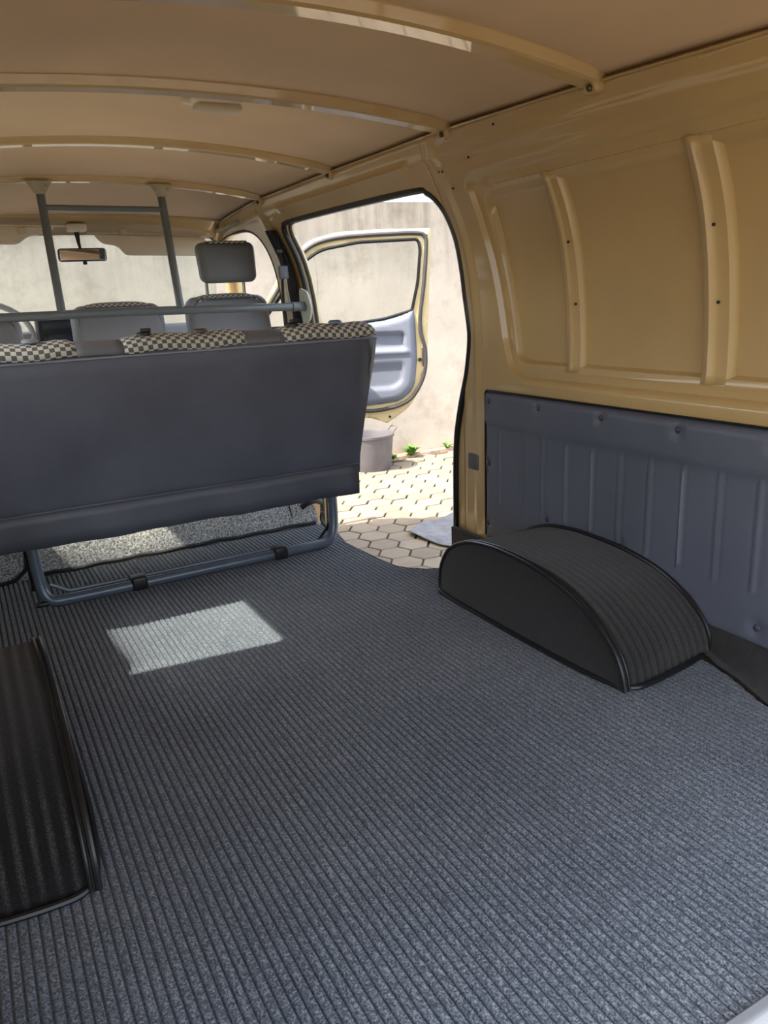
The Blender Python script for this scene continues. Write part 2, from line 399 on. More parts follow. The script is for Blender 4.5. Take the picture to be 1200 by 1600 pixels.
# carpet (ribbed): straight ribs along the van, cut to outline
cout = [(-.26,.43),(1.235,.43),(1.262,.84),(1.30,.93),(1.32,1.0),(1.32,1.84),(1.182,1.866),(1.14,1.885),(1.103,1.923),(1.08,1.961),(1.071,2.027),(1.065,2.1),(1.061,2.183),(1.057,2.27),(1.078,2.37),(1.084,2.545),(.85,2.55),(.5,2.53),(.12,2.53),(-.26,2.53)]
PITCH = .0138
def rib_prof(ph):  # 0..1 -> height, narrow groove
    g = abs(ph - .5) * 2     # 1 at groove
    return .0045 * (1 - smooth((g - .6) / .38))
xs = []; k0 = int(-.3 / PITCH)
x = -.249
while x < 1.33:
    xs.append(x); x += PITCH / 8
ys = [.43 + i * .03 for i in range(72)]
bm = bmesh.new(); grid = []
for i, x in enumerate(xs):
    h = rib_prof((x / PITCH) % 1); col = []
    for j, y in enumerate([.43, .84, 1.2, 1.6, 1.87, 2.0, 2.2, 2.4, 2.53]): col.append(bm.verts.new((x, y, h - .003)))
    grid.append(col)
for a, b in zip(grid, grid[1:]):
    for j in range(len(a) - 1): bm.faces.new((a[j], b[j], b[j+1], a[j+1]))
# trim to the outline: bisect by each convex stretch of the right edge
def cut(p, q):
    p = Vector((p[0], p[1], 0)); q = Vector((q[0], q[1], 0)); d = (q - p).normalized(); nrm = Vector((d.y, -d.x, 0))
    fs = [f for f in bm.faces if True]
    y0, y1 = min(p.y, q.y), max(p.y, q.y)
    g = [f for f in bm.faces if y0 - 1e-6 <= f.calc_center_median().y <= y1 + 1e-6]
    es = set(e for f in g for e in f.edges); vsx = set(v for f in g for v in f.verts)
    bmesh.ops.bisect_plane(bm, geom=list(g) + list(es) + list(vsx), plane_co=p, plane_no=nrm)
edge = [(1.235,.43),(1.262,.84),(1.30,.93),(1.32,1.0),(1.32,1.84),(1.182,1.866),(1.14,1.885),(1.103,1.923),(1.08,1.961),(1.071,2.027),(1.065,2.1),(1.061,2.183),(1.057,2.27),(1.078,2.37),(1.084,2.53)]
for p in edge[1:-1]:
    bmesh.ops.bisect_plane(bm, geom=list(bm.faces) + list(bm.edges) + list(bm.verts), plane_co=(0, p[1], 0), plane_no=(0, 1, 0))
for p, q in zip(edge, edge[1:]): cut(p, q)
def xedge(y):
    return interp([(b, a) for a, b in edge], y)
dead = [f for f in bm.faces if f.calc_center_median().x > xedge(f.calc_center_median().y)]
bmesh.ops.delete(bm, geom=dead, context='FACES')
me = bpy.data.meshes.new('carpet'); bm.to_mesh(me); bm.free(); me.materials.append(carpetm)
me.polygons.foreach_set('use_smooth', [True] * len(me.polygons))
cp = bpy.data.objects.new('carpet', me); COL.objects.link(cp)
md = cp.modifiers.new('t', 'SOLIDIFY'); md.thickness = .008; md.offset = -1
tag(cp, 'blue-grey ribbed carpet covering the whole load floor', 'carpet')
b = MB().tube([(x, y, .0) for x, y in edge[4:]] , .0022, 6).build('edge_binding', rubber, cp)
b = MB().tube([(1.325,1.03,.002),(1.312,.965,.002),(1.30,.93,.002),(1.27,.855,.002),(1.245,.6,.002)], .0035, 6).build('edge_binding', rubber, cp)

# rear sill strip
mb = MB().loft([[(x,.428,.004),(x,.424,.009),(x,.410,.009),(x,.404,-.004),(x,.392,-.006),(x,.388,-.05),(x,.428,-.05)] for x in (-.28, .3, .9, 1.38)])
tag(mb.build('trim_1', mat('sill_metal', srgb(150, 158, 168), .4, metal=.3)), 'bright metal strip along the rear sill', kind='structure')
tag(MB().box((-.3,.33,-.4),(1.4,.40,-.03)).build('trim_2', paint), 'painted rear panel below the sill', kind='structure')

# ---------------------------------------------------------------- right wall
OPEN = [(2.09,-.28),(2.088,.043),(2.081,.308),(2.054,.437),(2.02,.54),(2.008,.60),(1.998,.678),(2.006,.78),(2.004,.87),(2.000,.95),(2.004,1.0),(2.012,1.035),(2.03,1.062),(2.06,1.083),(2.12,1.096),
        (2.55,1.104),(2.95,1.107),(3.13,1.106),(3.175,1.095),(3.195,1.07),(3.2,1.03),(3.2,.8),(3.2,.3),(3.2,-.28)]
FOPEN = [(3.52,-.2),(3.51,.6),(3.49,.85),(3.47,1.0),(3.48,1.06),(3.52,1.095),(3.6,1.115),(3.75,1.12),(3.92,1.115),(4.03,1.075),(4.145,.9),(4.255,.68),(4.28,.5),(4.28,-.2)]
REC = [(1.86,1.085),(1.865,.95),(1.83,.65),(1.80,.58),(1.74,.555),(.46,.555),(.46,1.10),(1.80,1.10)]
RECR = round_poly(REC, [.05,.02,.05,.03,.05,0,0,.04])
INNER = round_poly([(1.815,1.05),(1.82,.9),(1.785,.61),(1.74,.60),(.46,.60),(.46,1.05)], [.035,.02,.03,.02,0,0])
def wall_off(y, z):              # outward (+) relief of the pressed panel
    d = dist_poly(y, z, RECR) if (.3 < y < 1.9 and .5 < z < 1.15) else -1
    o = .016 * smooth((d + .003) / .007)
    if d > 0:
        e = dist_poly(y, z, INNER)
        o += .018 * smooth((e + .003) / .007)
        # little ledge lines around the inner sheet
        if -.02 < e < -.012: o -= .004 * smooth(1 - abs(e + .0155) / .0035)
    # cant-rail crease and the header's long swage
    o -= .008 * smooth(1 - abs(z - (railz(y) - .052)) / .014)
    if y > 2.1 and z > 1.1: o -= .012 * smooth(1 - abs(z - 1.15) / .02) * smooth((3.15 - y) / .05)
    # ledge under the recess and pillar fold lines
    if y < 1.86: o -= .006 * smooth(1 - abs(z - .535) / .006)
    if 1.9 < y < 2.1:
        e = 2.0 + (z - .6) * .02
        o -= .010 * smooth(1 - abs(y - 1.955) / .014) * (1 if z > .5 else .6)
        if z < .5: o += .008 * smooth((y - 2.02) / .02)
    if 3.2 < y < 3.52: o -= .014 * smooth(1 - abs(y - 3.33) / .05)
    return o
def side(sgn, rec=True):
    def fn(y, z):
        return (XC + sgn * (hw(z) + (wall_off(y, z) if rec else 0)), y, z)
    return fn
topline = [(y, railz(y)) for y in (.41, .93, 1.32, 1.87, 2.2, 2.58, 3.0, 3.3, 3.6, 3.95)]
outer = [(.41, -.4)] + topline + [(4.08, 1.10), (4.3, .7), (4.34, .3), (4.34, -.4)]
# the quarter panel is fine, the rest coarser
mb = panel([(.41, -.1)] + [(y, railz(y)) for y in (.41, .93, 1.32, 1.87, 2.0)] + [(2.0, 1.16)] + [(2.0, 1.04)] + [(a, b) for a, b in reversed(OPEN[1:12])] + [(2.09, -.1)], [], .011, side(1), lines=[offset_poly(RECR, -.003), offset_poly(RECR, .004), offset_poly(INNER, -.003), offset_poly(INNER, .004), offset_poly(INNER, -.013), offset_poly(INNER, -.018)])
wr = mb.build('wall_right', paint, solid=.003, ang=60); tag(wr, 'beige pressed steel side wall behind the side opening', kind='structure')
mb = panel([(2.0, 1.04)] + [(2.0, railz(2.0)), (2.58, 1.213), (3.3, 1.21), (3.6, 1.195), (3.95, 1.178), (4.08, 1.10), (4.3, .7), (4.34, .3), (4.34, -.3), (4.28, -.3), (4.28,.5)] + list(reversed(FOPEN[2:12])) +
           [(3.51,.6),(3.52,-.3),(3.2,-.3),(3.2,.3),(3.2,.8)] + [(a, b) for a, b in reversed(OPEN[12:21])] + [(2.012, 1.035)], [], .014, side(1))
o = mb.build('header_and_pillars', paint, wr, solid=.003, ang=60); tag(o, 'header above the side opening with the pillar behind the front seats')
# return flange of the side opening
def flange(path, sgn, depth, name, m, parent):
    ring = [(XC + sgn * hw(z), y, z) for y, z in path]
    mb = MB(); a = [Vector(p) for p in ring]; b = [p + Vector((sgn * depth, 0, 0)) for p in a]
    mb.add(a + b, [(i, i+1, len(a)+i+1, len(a)+i) for i in range(len(a)-1)])
    return mb.build(name, m, parent, solid=.003)
op = [tuple(p) for p in catmull([(a, b) for a, b in OPEN], 4)]
flange(op, 1, .05, 'opening_flange', paint_pale, wr)
fo = [tuple(p) for p in catmull([(a, b) for a, b in FOPEN], 4)]
flange(fo, 1, .05, 'opening_flange', paint_pale, wr)
d1 = MB().tube([(XC + hw(z) + .004, y, z) for y, z in op], .0115, 8).build('door_1', rubber); tag(d1, 'black rubber seal around the open side doorway', kind='structure')
MB().tube([(XC + hw(z) + .03, y + (.008 if y > 2.6 else -.006) * -1, z) for y, z in op], .008, 8).build('seal_lip', gasketm, d1)
d2 = MB().tube([(XC + hw(z) + .004, y, z) for y, z in fo], .008, 8).build('door_2', rubber); tag(d2, 'black rubber seal around the front doorway', kind='structure')
# window posts on the pressed panel
def post(y0, w, top=1.066, bot=.585):
    mb = MB(); rings = []
    prof = [(-w/2-.002, .031), (-w/2, .006), (-w/2+.006, .000), (-w/2+.02, -.003), (-.002, .006), (.004, .008), (w/2-.006, .009), (w/2, .016), (w/2+.006, .031)]
    N = 22
    for i in range(N+1):
        z = bot + (top-bot) * i / N; sq = 1 if 0 < i < N else 1
        yy = y0 + .012 * (1 - z) * 0
        rings.append([(XC + hw(z) + .006 + o_, yy - d, z) for d, o_ in prof])
    mb.loft(rings, closed=False)
    p = mb.build('window_post', paint, wr, solid=.002, ang=35)
    return p
post(1.548, .05); post(1.118, .066)
def hole(y, z, r=.0035, name='screw_hole', off=.0, m=None, parent=None):
    MB().lathe([(r, 0), (r, .003)], (XC + hw(z) + off, y, z), 10, axis=(-1, 0, 0)).build(name, m or blackp, parent or wr)
for y, z in ((1.536,.905),(1.532,.757)): hole(y, z, off=.006)
for y, z in ((1.112,.905),(1.108,.755)): hole(y, z, off=.004)
for y, z in ((1.935,1.12),(1.95,1.122),(1.80,1.135),(1.915,1.075),(1.66,1.185)): hole(y, z, .003, off=-.006)
# grey cap in the pillar
cap = rbox((XC + hw(.285) - .004, 1.972, .283), (.014, .052, .05), .006, 3)
o = cap.build('plug_cap', mat('cap_plastic', srgb(92, 88, 92), .5), None); tag(o, 'small square grey cap plugged into the beige door pillar', 'cap')

# ---------------------------------------------------------------- left wall (with the side window the sun comes through)
LW = round_poly([(1.68,.64),(2.98,.64),(2.93,1.05),(1.65,1.05)], .03)
def lside(y, z): return (XC - hw(z), y, z)
mb = panel([(.41,-.3)] + [(y, railz(y)) for y in (.41,.93,1.32,1.87,2.58,3.3,3.95)] + [(4.08,1.10),(4.3,.7),(4.34,.3),(4.34,-.3)], [LW, round_poly([(3.52,.6),(4.18,.68),(3.95,1.07),(3.52,1.07)], .05)], .05, lside)
wlft = mb.build('wall_left', paint, solid=.004); tag(wlft, 'beige left side wall with a side window', kind='structure')
w1 = MB().tube([(XC - hw(z), y, z) for y, z in LW], .009, 8, closed=True).build('window_1', rubber); tag(w1, 'left side window in its rubber seal', kind='structure')
panel(LW, [], .1, lambda y, z: (XC - hw(z), y, z)).build('pane', glass, w1)
FW = round_poly([(3.52,.6),(4.18,.68),(3.95,1.07),(3.52,1.07)], .05)
w3 = MB().tube([(XC - hw(z), y, z) for y, z in FW], .009, 8, closed=True).build('window_3', rubber); tag(w3, 'left front door window in its seal', kind='structure')
panel(FW, [], .1, lambda y, z: (XC - hw(z), y, z)).build('pane', glass, w3)

# ---------------------------------------------------------------- roof
mb = MB(); rings = []
nx = 28
for j in range(46):
    y = .38 + j * (3.93 - .38) / 45; r = []
    for i in range(nx + 1):
        x = XC - .70 + 1.40 * i / nx; r.append((x, y, roofz(x, y, .017) - .006 * smooth((abs(x - XC) - .62) / .06) + .0015 * math.sin(y * 9 + x * 3)))
    rings.append(r)
mb.loft(rings, closed=False)
front_edge = [(x, 3.925, roofz(x, 3.925, .013) - .006 * smooth((abs(x - XC) - .62) / .06)) for x in [XC - .66 + i * .0528 for i in range(26)]]
ceil = mb.build('ceiling', liner, solid=.003); tag(ceil, 'tan vinyl headliner stretched between roof bows', kind='structure')
mb = MB(); rings = []
for j in range(30):
    y = .36 + j * (4.03 - .36) / 29; r = []
    for i in range(nx + 1):
        x = XC - .74 + 1.48 * i / nx; r.append((x, y, roofz(x, y, .055)))
    rings.append(r)
mb.loft(rings, closed=False)
o = mb.build('roof_skin', paint, ceil, solid=.003)
MB().tube(front_edge, .005, 6).build('edge_trim', mat('brown_cord', srgb(60, 40, 28), .7), ceil)
for s in (1, -1):      # cant rail lip
    mb = MB(); rg = []
    for j in range(37):
        y = .40 + j * .098; z = railz(y); X = XC + s * hw(z)
        rg.append([(X + s*.0, y, z - .004), (X - s*.006, y, z), (X + s*.004, y, z + .006), (X + s*.03, y, z + .010), (X + s*.09, y, z + .055)])
    mb.loft(rg, closed=False); mb.build('cant_rail', paint, ceil, solid=.002, ang=30)

bowp = mat('bow_paint', srgb(192, 164, 116), .3, coat=1, coat_rough=.04, noise=.05, nscale=3)
def bow(Y, label, w=1.0, tab=True):
    root = thing('roof_bow', label, 'roof rib', (XC, Y, railz(Y)), group='curved ribs across the roof')
    prof = [(-.032,.016),(-.028,.007),(-.025,.000),(-.022,-.007),(-.016,-.0105),(.017,-.0115),(.021,-.008),(.024,.014)]
    mb = MB(); rg = []
    N = 48; R0 = .676
    for i in range(N + 1):
        t = -1 + 2 * i / N; x = XC + t * R0
        rg.append([(x, Y + d * w, roofz(x, Y, 0) + .004 + h * w) for d, h in prof])
    mb.loft(rg, closed=False); part(mb, 'bow_channel', bowp, root, solid=.0015, ang=24)
    for s in (1, -1):
        c = Vector((XC + s * .668, Y - .002, railz(Y) - .006))
        mb = rbox(c, (.034, .040 * w, .034), .012, 4)
        tabo = part(mb, 'end_tab', paint, root)
        b = MB().lathe([(.007, 0), (.007, .005), (.004, .008)], (c.x - s * .016, c.y - .006, c.z - .006), 12, axis=(-s * .8, 0, -.6))
        b.v = [(x - XC, y - Y, z - railz(Y)) for x, y, z in b.v]; b.build('bolt', mat('bolt_steel', srgb(96, 84, 64), .4, metal=.6), tabo)
    return root
bow(1.32, 'beige curved roof rib nearest the camera, at the top of the photo', 1.15)
bow(1.868, 'beige curved roof rib that carries the dome lamp', 1.05)
bow(2.58, 'slim beige curved roof rib between lamp rib and bulkhead frame', .9)
bow(3.27, 'beige curved roof rib the grey bulkhead frame hangs from', .85)

# dome lamp
dl = thing('dome_lamp', 'cream oblong dome lamp fixed under the second roof rib', 'lamp', (.64, 1.945, 1.275))
part(rbox((.64, 1.945, 1.258), (.128, .062, .016), .007, 3), 'lamp_base', visorm, dl)
part(rbox((.645, 1.945, 1.243), (.108, .05, .016), .0075, 4), 'lens', lampm, dl)
part(rbox((.571, 1.945, 1.254), (.022, .022, .012), .003, 2), 'switch', visorm, dl)

# ---------------------------------------------------------------- cab front
mb = MB(); rg = []
for i in range(29):
    t = -1 + 2*i/28; x = XC + t * .69; y = 3.93 - .05 * t * t
    z = roofz(x, 3.93) + .004
    rg.append([(x, y-.02, z+.034), (x, y-.012, z+.006), (x, y+.03, z-.006), (x, y+.10, z-.028), (x, y+.13, z-.05), (x, y+.17, z-.055), (x, y+.2, z-.02)])
mb.loft(rg, closed=False); fh = mb.build('wall_front', paint, solid=.004, ang=50); tag(fh, 'beige header panel over the windscreen', kind='structure')
for s in (1, -1):
    mb = MB(); rg = []
    for i in range(15):
        t = i/14; z = 1.16 - t*.62; y = 4.03 + t*.30; X = XC + s*(hw(z) - .01)
        rg.append([(X-s*.008, y+.03, z), (X+s*.002, y-.01, z), (X+s*.02, y-.035, z), (X+s*.03, y+.03, z), (X-s*.0, y+.07, z)])
    mb.loft(rg); mb.build('pillar_post', paint, fh)
tag(prism([(-.24,4.39),(1.37,4.39),(1.37,4.43),(-.24,4.43)], -.35, .62).build('trim_7', paint), 'painted nose panel below the windscreen', kind='structure')
def wsx(t, v): pass
mb = MB(); rg = []
for j in range(9):
    v = j/8; r = []
    for i in range(25):
        t = -1 + 2*i/24; hwz = .70 + (1-v)*.05
        r.append((XC + t*hwz, 4.12 + (1-v)*.30 - .07*t*t, .60 + v*.545 + .03 * v * (1 - t*t)))
    rg.append(r)
mb.loft(rg, closed=False)
ws = mb.build('window_2', glass, solid=.004); tag(ws, 'windscreen glass at the front of the cab', kind='structure')
# dashboard
dash = thing('dashboard', 'dark dashboard behind the front seats at the far left', 'dashboard', (XC, 4.2, .45))
dd = mat('dash_plastic', srgb(150, 152, 158), .6, noise=.05)
part(rbox((XC, 4.22, .56), (1.5, .26, .30), .05, 4, lambda a, b, c, p: (p.x, p.y + (.05*c if b < 0 else 0), p.z)), 'dash_body', dd, dash)
ctr = rbox((.46, 4.10, .70), (.19, .10, .17), .012, 3)
cc = part(ctr, 'radio_housing', blackp, dash)
for k in range(2):
    q = rbox((.46, 4.048, .735 - k*.055), (.14, .006, .035), .003, 2); q.v = [(x - XC, y - 4.2, z - .45) for x, y, z in q.v]; q.build('radio_slot', mat('slot_plastic', srgb(52, 56, 66), .35), cc)
for k in range(2):
    q = MB().lathe([(.009, 0), (.008, .012)], (.40 + k*.12, 4.046, .69), 14, axis=(0, -1, 0)); q.v = [(x - XC, y - 4.2, z - .45) for x, y, z in q.v]; q.build('knob', blackp, cc)
# steering wheel
sw = thing('steering_wheel', 'pale grey steering wheel beyond the driver seat at the left edge', 'steering wheel', (.14, 3.86, .72))
swm = mat('wheel_plastic', srgb(150, 148, 146), .45)
mb = MB(); c = Vector((.14, 3.86, .70)); u = Vector((1, 0, 0)); v = Vector((0, .62, .78)).normalized()
pts = [c + .19*(math.cos(a)*u + math.sin(a)*v) for a in [2*math.pi*k/28 for k in range(28)]]
mb.tube(pts, .013, 8, closed=True); part(mb, 'rim', swm, sw)
mb = MB(); mb.tube([c + v*.19*-.0 - u*.18, c, c + u*.18], .012, 8); mb.tube([c, c - v*.18], .012, 8); part(mb, 'spoke', swm, sw)
mb = MB().lathe([(.05, 0), (.055, .02), (.03, .05)], c, 16, axis=(0, .78, -.62)); part(mb, 'hub', swm, sw)

# mirror
mr_ = thing('rear_view_mirror', 'oblong rear-view mirror hanging from the windscreen header', 'mirror', (.60, 3.97, 1.06))
part(rbox((.605, 3.985, 1.047), (.215, .03, .066), .014, 4, lambda a, b, c, p: (p.x, p.y, p.z * (1 - .12*abs(a)))), 'housing', blackp, mr_)
part(rbox((.605, 3.9685, 1.047), (.203, .004, .056), .0019, 1, lambda a, b, c, p: (p.x, p.y, p.z * (1 - .12*abs(a)))), 'mirror_face', mirrorm, mr_)
part(MB().tube([(.60, 3.99, 1.075), (.597, 3.995, 1.10), (.595, 4.0, 1.15)], [.006, .008, .012], 8), 'stem', blackp, mr_)
part(rbox((.595, 3.985, 1.165), (.085, .05, .035), .008, 3), 'mount', visorm, mr_)
part(rbox((.61, 3.975, 1.010), (.018, .012, .014), .003, 2), 'dip_lever', blackp, mr_)
# sun visors
def visor(outline, name_label, y, hinge, clip):
    root = thing('sun_visor', name_label, 'sun visor', (outline[0][0], y, outline[0][1]), group='sun visors')
    pl = round_poly(outline, .018, 4); n = len(pl)
    mb = MB()
    def lay(y_, ins): 
        cx = sum(p[0] for p in pl)/n; cz = sum(p[1] for p in pl)/n
        return [(p[0] + (cx-p[0])*ins, y_ + (1.15 - p[1]) * -.25, p[1] + (cz-p[1])*ins) for p in pl]
    mb.loft([lay(y-.009, .035), lay(y-.006, 0), lay(y+.006, 0), lay(y+.009, .035)])
    part(mb, 'visor_pad', visorm, root)
    part(MB().tube(hinge, .004, 8), 'hinge_rod', visorm, root)
    part(rbox(clip, (.03, .03, .028), .006, 3), 'clip', lampm, root)
visor([(.665,1.138),(1.19,1.120),(1.21,1.03),(.80,1.04),(.765,1.085),(.70,1.095)], 'cream sun visor with a cut-away corner right of the mirror', 4.0, [(.64,4.0,1.142),(.8,4.0,1.141),(1.2,4.0,1.124),(1.235,4.0,1.13)], (.80,3.985,1.148))
visor([(-.05,1.10),(-.03,1.17),(.50,1.165),(.47,1.14),(.38,1.125),(.33,1.09)], 'cream sun visor left of the mirror, folded up to the header', 3.94, [(-.05,3.94,1.17),(.3,3.94,1.172),(.54,3.94,1.168)], (.36,3.93,1.150))
# assist handle
gh = thing('grab_handle', 'small beige grab handle on the rail over the front doorway', 'handle', (1.245, 3.75, 1.16))
part(MB().tube(catmull([(1.262,3.95,1.148),(1.242,3.93,1.146),(1.238,3.78,1.15),(1.242,3.64,1.158),(1.262,3.62,1.16)], 4), .007, 8, flat=1.3), 'grip', bracketm, gh)
part(rbox((1.262,3.955,1.148),(.02,.04,.024),.005,2), 'end_cap', bracketm, gh); part(rbox((1.262,3.615,1.16),(.02,.04,.024),.005,2), 'end_cap', bracketm, gh)
# far cab floor + riser
mb = MB(); rg = []
for x in [.13 + i * .05 for i in range(20)]:
    w = .003*math.sin(x*21)
    rg.append([(x, 2.548+w, -.004), (x, 2.545+w, .012), (x, 2.605+w, .10), (x, 2.665+w, .20), (x, 2.70, .235), (x, 2.80, .25), (x, 3.9, .25), (x, 3.9, -.004)])
mb.loft(rg)
rs = mb.build('cab_step_carpet', loopm, ang=60); tag(rs, 'speckled light grey looped carpet on the step behind the front seats', 'carpet')
MB().tube([(x, 2.543 + .004*math.sin(x*21) , .006 + .002*math.sin(x*47)) for x in [.13 + i*.024 for i in range(40)]], .008, 6).build('edge_binding', felt, rs)
MB().tube([(.985, 2.552, .012), (.987, 2.614, .12), (.99, 2.668, .21)], .0025, 6).build('seam', felt, rs)
ls = MB().loft([[(x, 2.56 - (.11 - x) * .25, -.004), (x, 2.555 - (.11-x)*.25, .012), (x, 2.60, .12), (x, 2.65, .24), (x, 3.9, .25), (x, 3.9, -.004)] for x in (-.238, -.15, -.05, .03, .07, .09)])
l2 = ls.build('cab_step_carpet', loopm, ang=60); tag(l2, 'rounded end of speckled step carpet at the left, behind the seat leg', 'carpet')
MB().tube([(-.2,2.475,.004),(-.05,2.512,.004),(.05,2.53,.006),(.088,2.55,.03),(.098,2.58,.10),(.10,2.62,.2)], .007, 6).build('edge_binding', rubber, l2)
tag(prism([(-.24,2.6),(1.10,2.6),(1.10,4.33),(-.24,4.33)], -.06, -.02).build('trim_3', felt), 'dark floor of the cab', kind='structure')
o = MB().tube(catmull([(1.02,2.55,.07),(1.04,2.54,.085),(1.075,2.545,.088),(1.10,2.56,.075)], 4), .011, 8); tag(o.build('latch_handle', blackp), 'small black latch at the right end of the step carpet', 'latch')

# ---------------------------------------------------------------- bulkhead frame
bf = thing('bulkhead_frame', 'grey tubular guard frame hanging behind the front seats', 'guard rail', (.6, 3.15, .785))
part(MB().tube([(-.18,3.15,.787),(.6,3.15,.786),(1.30,3.16,.772)], .0165, 14), 'horizontal_rail', railm, bf)
for x in (.377, .816):
    part(MB().tube([(x, 3.15, .79), (x+.002, 3.265, 1.235)], .0155, 14), 'upright', railm, bf)
    mb = MB(); z = roofz(x, 3.26) - .004
    mb.loft([[(x-.046, yy, z), (x-.018, yy, z-.044), (x+.018, yy, z-.044), (x+.046, yy, z)] for yy in (3.235, 3.247)])
    br = part(mb, 'mounting_bracket', bracketm, bf)
    for s in (-1, 1):
        q = MB().lathe([(.0055,0),(.0045,.004)], (x+s*.024, 3.235, z-.016), 10, axis=(0,-1,0)); q.v = [(a-.6,b-3.15,c-.785) for a,b,c in q.v]; q.build('bolt', chrome, br)
part(MB().tube([(.38,3.245,1.168),(.815,3.245,1.164)], .0105, 12), 'crossbar', railm, bf)
pl_ = round_poly([(3.12,.83),(3.20,.85),(3.22,.76),(3.21,.68),(3.13,.72),(3.10,.77)], .02)
mb = MB(); mb.loft([[(1.352 - (z-.77)*.1, y, z) for y, z in pl_], [(1.360 - (z-.77)*.1, y, z) for y, z in pl_]]); part(mb, 'end_plate', mat('pale_bracket', srgb(196, 198, 190), .4), bf)
part(MB().tube([(1.29,3.158,.773),(1.362,3.165,.771)], .02, 12), 'end_socket', railm, bf)

# ---------------------------------------------------------------- front seats
def front_seat(cx, w, top, label, headrest=False, y=3.46):
    root = thing('front_seat', label, 'seat', (cx, y, .3))
    def shape(a, b, c, p):
        k = 1 - .10 * max(0, c) ** 3; return (p.x * k, p.y + .05 * c, p.z)
    part(rbox((cx, y, (top + .28)/2 - .006), (w, .11, top - .28), .045, 5, shape), 'backrest', seatv, root)
    # checked strip over the top
    mb = MB(); n = 16; rg = []; uvs = []
    for i in range(n+1):
        t = -1 + 2*i/n; x = cx + t*w*.40; zz = top - .006 - .012*abs(t)**4*2
        rg.append([(x, y + .05 - .052, zz - .010), (x, y + .05 - .036, zz + .004), (x, y + .05, zz + .009), (x, y + .05 + .04, zz + .003)])
    mb.loft(rg, closed=False); o = part(mb, 'cloth_top', checkm, root, solid=.004)
    add_uv(o)
    part(rbox((cx, y + .27, .38), (w, .48, .15), .05, 4), 'seat_cushion', seatv, root)
    part(rbox((cx, y + .25, .285), (w*.8, .40, .066), .01, 2), 'seat_base', blackp, root)
    part(MB().tube([(cx - w*.44, y-.052+.03, .42), (cx - w*.44, y-.022, .62), (cx - w*.40, y-.008, top-.045), (cx - w*.33, y-.004, top-.016), (cx + w*.33, y-.004, top-.016), (cx + w*.40, y-.008, top-.045), (cx + w*.44, y-.022, .62)], .0035, 6), 'piping', vinyl, root)
    if headrest:
        for s in (-1, 1): part(MB().tube([(cx + s*.085, y+.03, top-.02), (cx + s*.085, y+.03, top+.05)], .0075, 8), 'headrest_post', chrome, root)
        def hs(a, b, c, p): return (p.x * (1 + .03*c), p.y + .012*c, p.z)
        h = part(rbox((cx+.015, y+.03, top+.135), (.255, .09, .172), .032, 5, hs), 'headrest', mat('headrest_vinyl', srgb(118, 122, 128), .45, bump=.25, bscale=220), root)
        mb = MB(); rg = []
        for i in range(9):
            t = -1 + 2*i/8; x = cx + .018 + t*.088; rg.append([(x, y-.006, top+.2145), (x, y+.005, top+.2235), (x, y+.04, top+.2245), (x, y+.06, top+.219)])
        mb.loft(rg, closed=False); o2 = mb
        o2.v = [(a-cx, b-y, c_-.3) for a, b, c_ in o2.v]; o3 = o2.build('cloth_top', checkm, h, solid=.003); add_uv(o3)
    return root
def add_uv(o):
    me = o.data; uv = me.uv_layers.new(name='UVMap')
    for lp in me.loops:
        c = me.vertices[lp.vertex_index].co; uv.data[lp.index].uv = (c.x, c.y * .9 + (c.z * .9))
front_seat(1.115, .40, .838, 'grey front passenger seat with a tall headrest, right of the guard frame', True)
front_seat(.637, .40, .822, 'low grey middle front seat framed by the two guard uprights')
front_seat(.06, .42, .80, 'grey driver seat cut off by the left edge of the photo')

# seat belt on the pillar
sb = thing('seat_belt', 'black seat belt hanging from the pillar beside the passenger headrest', 'seat belt', (1.30, 3.28, .9))
mb = MB(); rg = []
for i in range(15):
    t = i/14; z = 1.085 - t*.40; X = XC + hw(z) - .035; w = .020 + .012*math.sin(math.pi*min(1, t*1.2+.1))
    rg.append([(X+.022, 3.26-w*.7, z), (X-.002, 3.26-w, z), (X-.014, 3.27, z), (X-.004, 3.28+w*.6, z), (X+.022, 3.29+w*.5, z)])
mb.loft(rg); part(mb, 'pillar_cover', blackp, sb)
mb = MB(); path = [(1.277,3.245,1.07),(1.281,3.235,1.02),(1.288,3.235,.97),(1.29,3.235,.93),(1.288,3.24,.87),(1.29,3.25,.80),(1.30,3.26,.70),(1.305,3.27,.55)]
mb.tube(catmull(path, 4), [.011]*29, 8, flat=.45); part(mb, 'webbing', mat('belt_web', srgb(44, 44, 48), .7, bump=.4, bscale=300), sb)
part(rbox((1.279,3.23,1.0),(.032,.016,.016),.004,2), 'guide_clip', blackp, sb)
part(rbox((1.292,3.228,.915),(.042,.014,.055),.006,3), 'upper_anchor', vinyl, sb)
part(MB().tube([(1.298,3.222,.91),(1.305,3.232,.84),(1.318,3.24,.74),(1.33,3.25,.62)], .003, 6), 'return_strap', mat('strap_light', srgb(170, 165, 150), .6), sb)

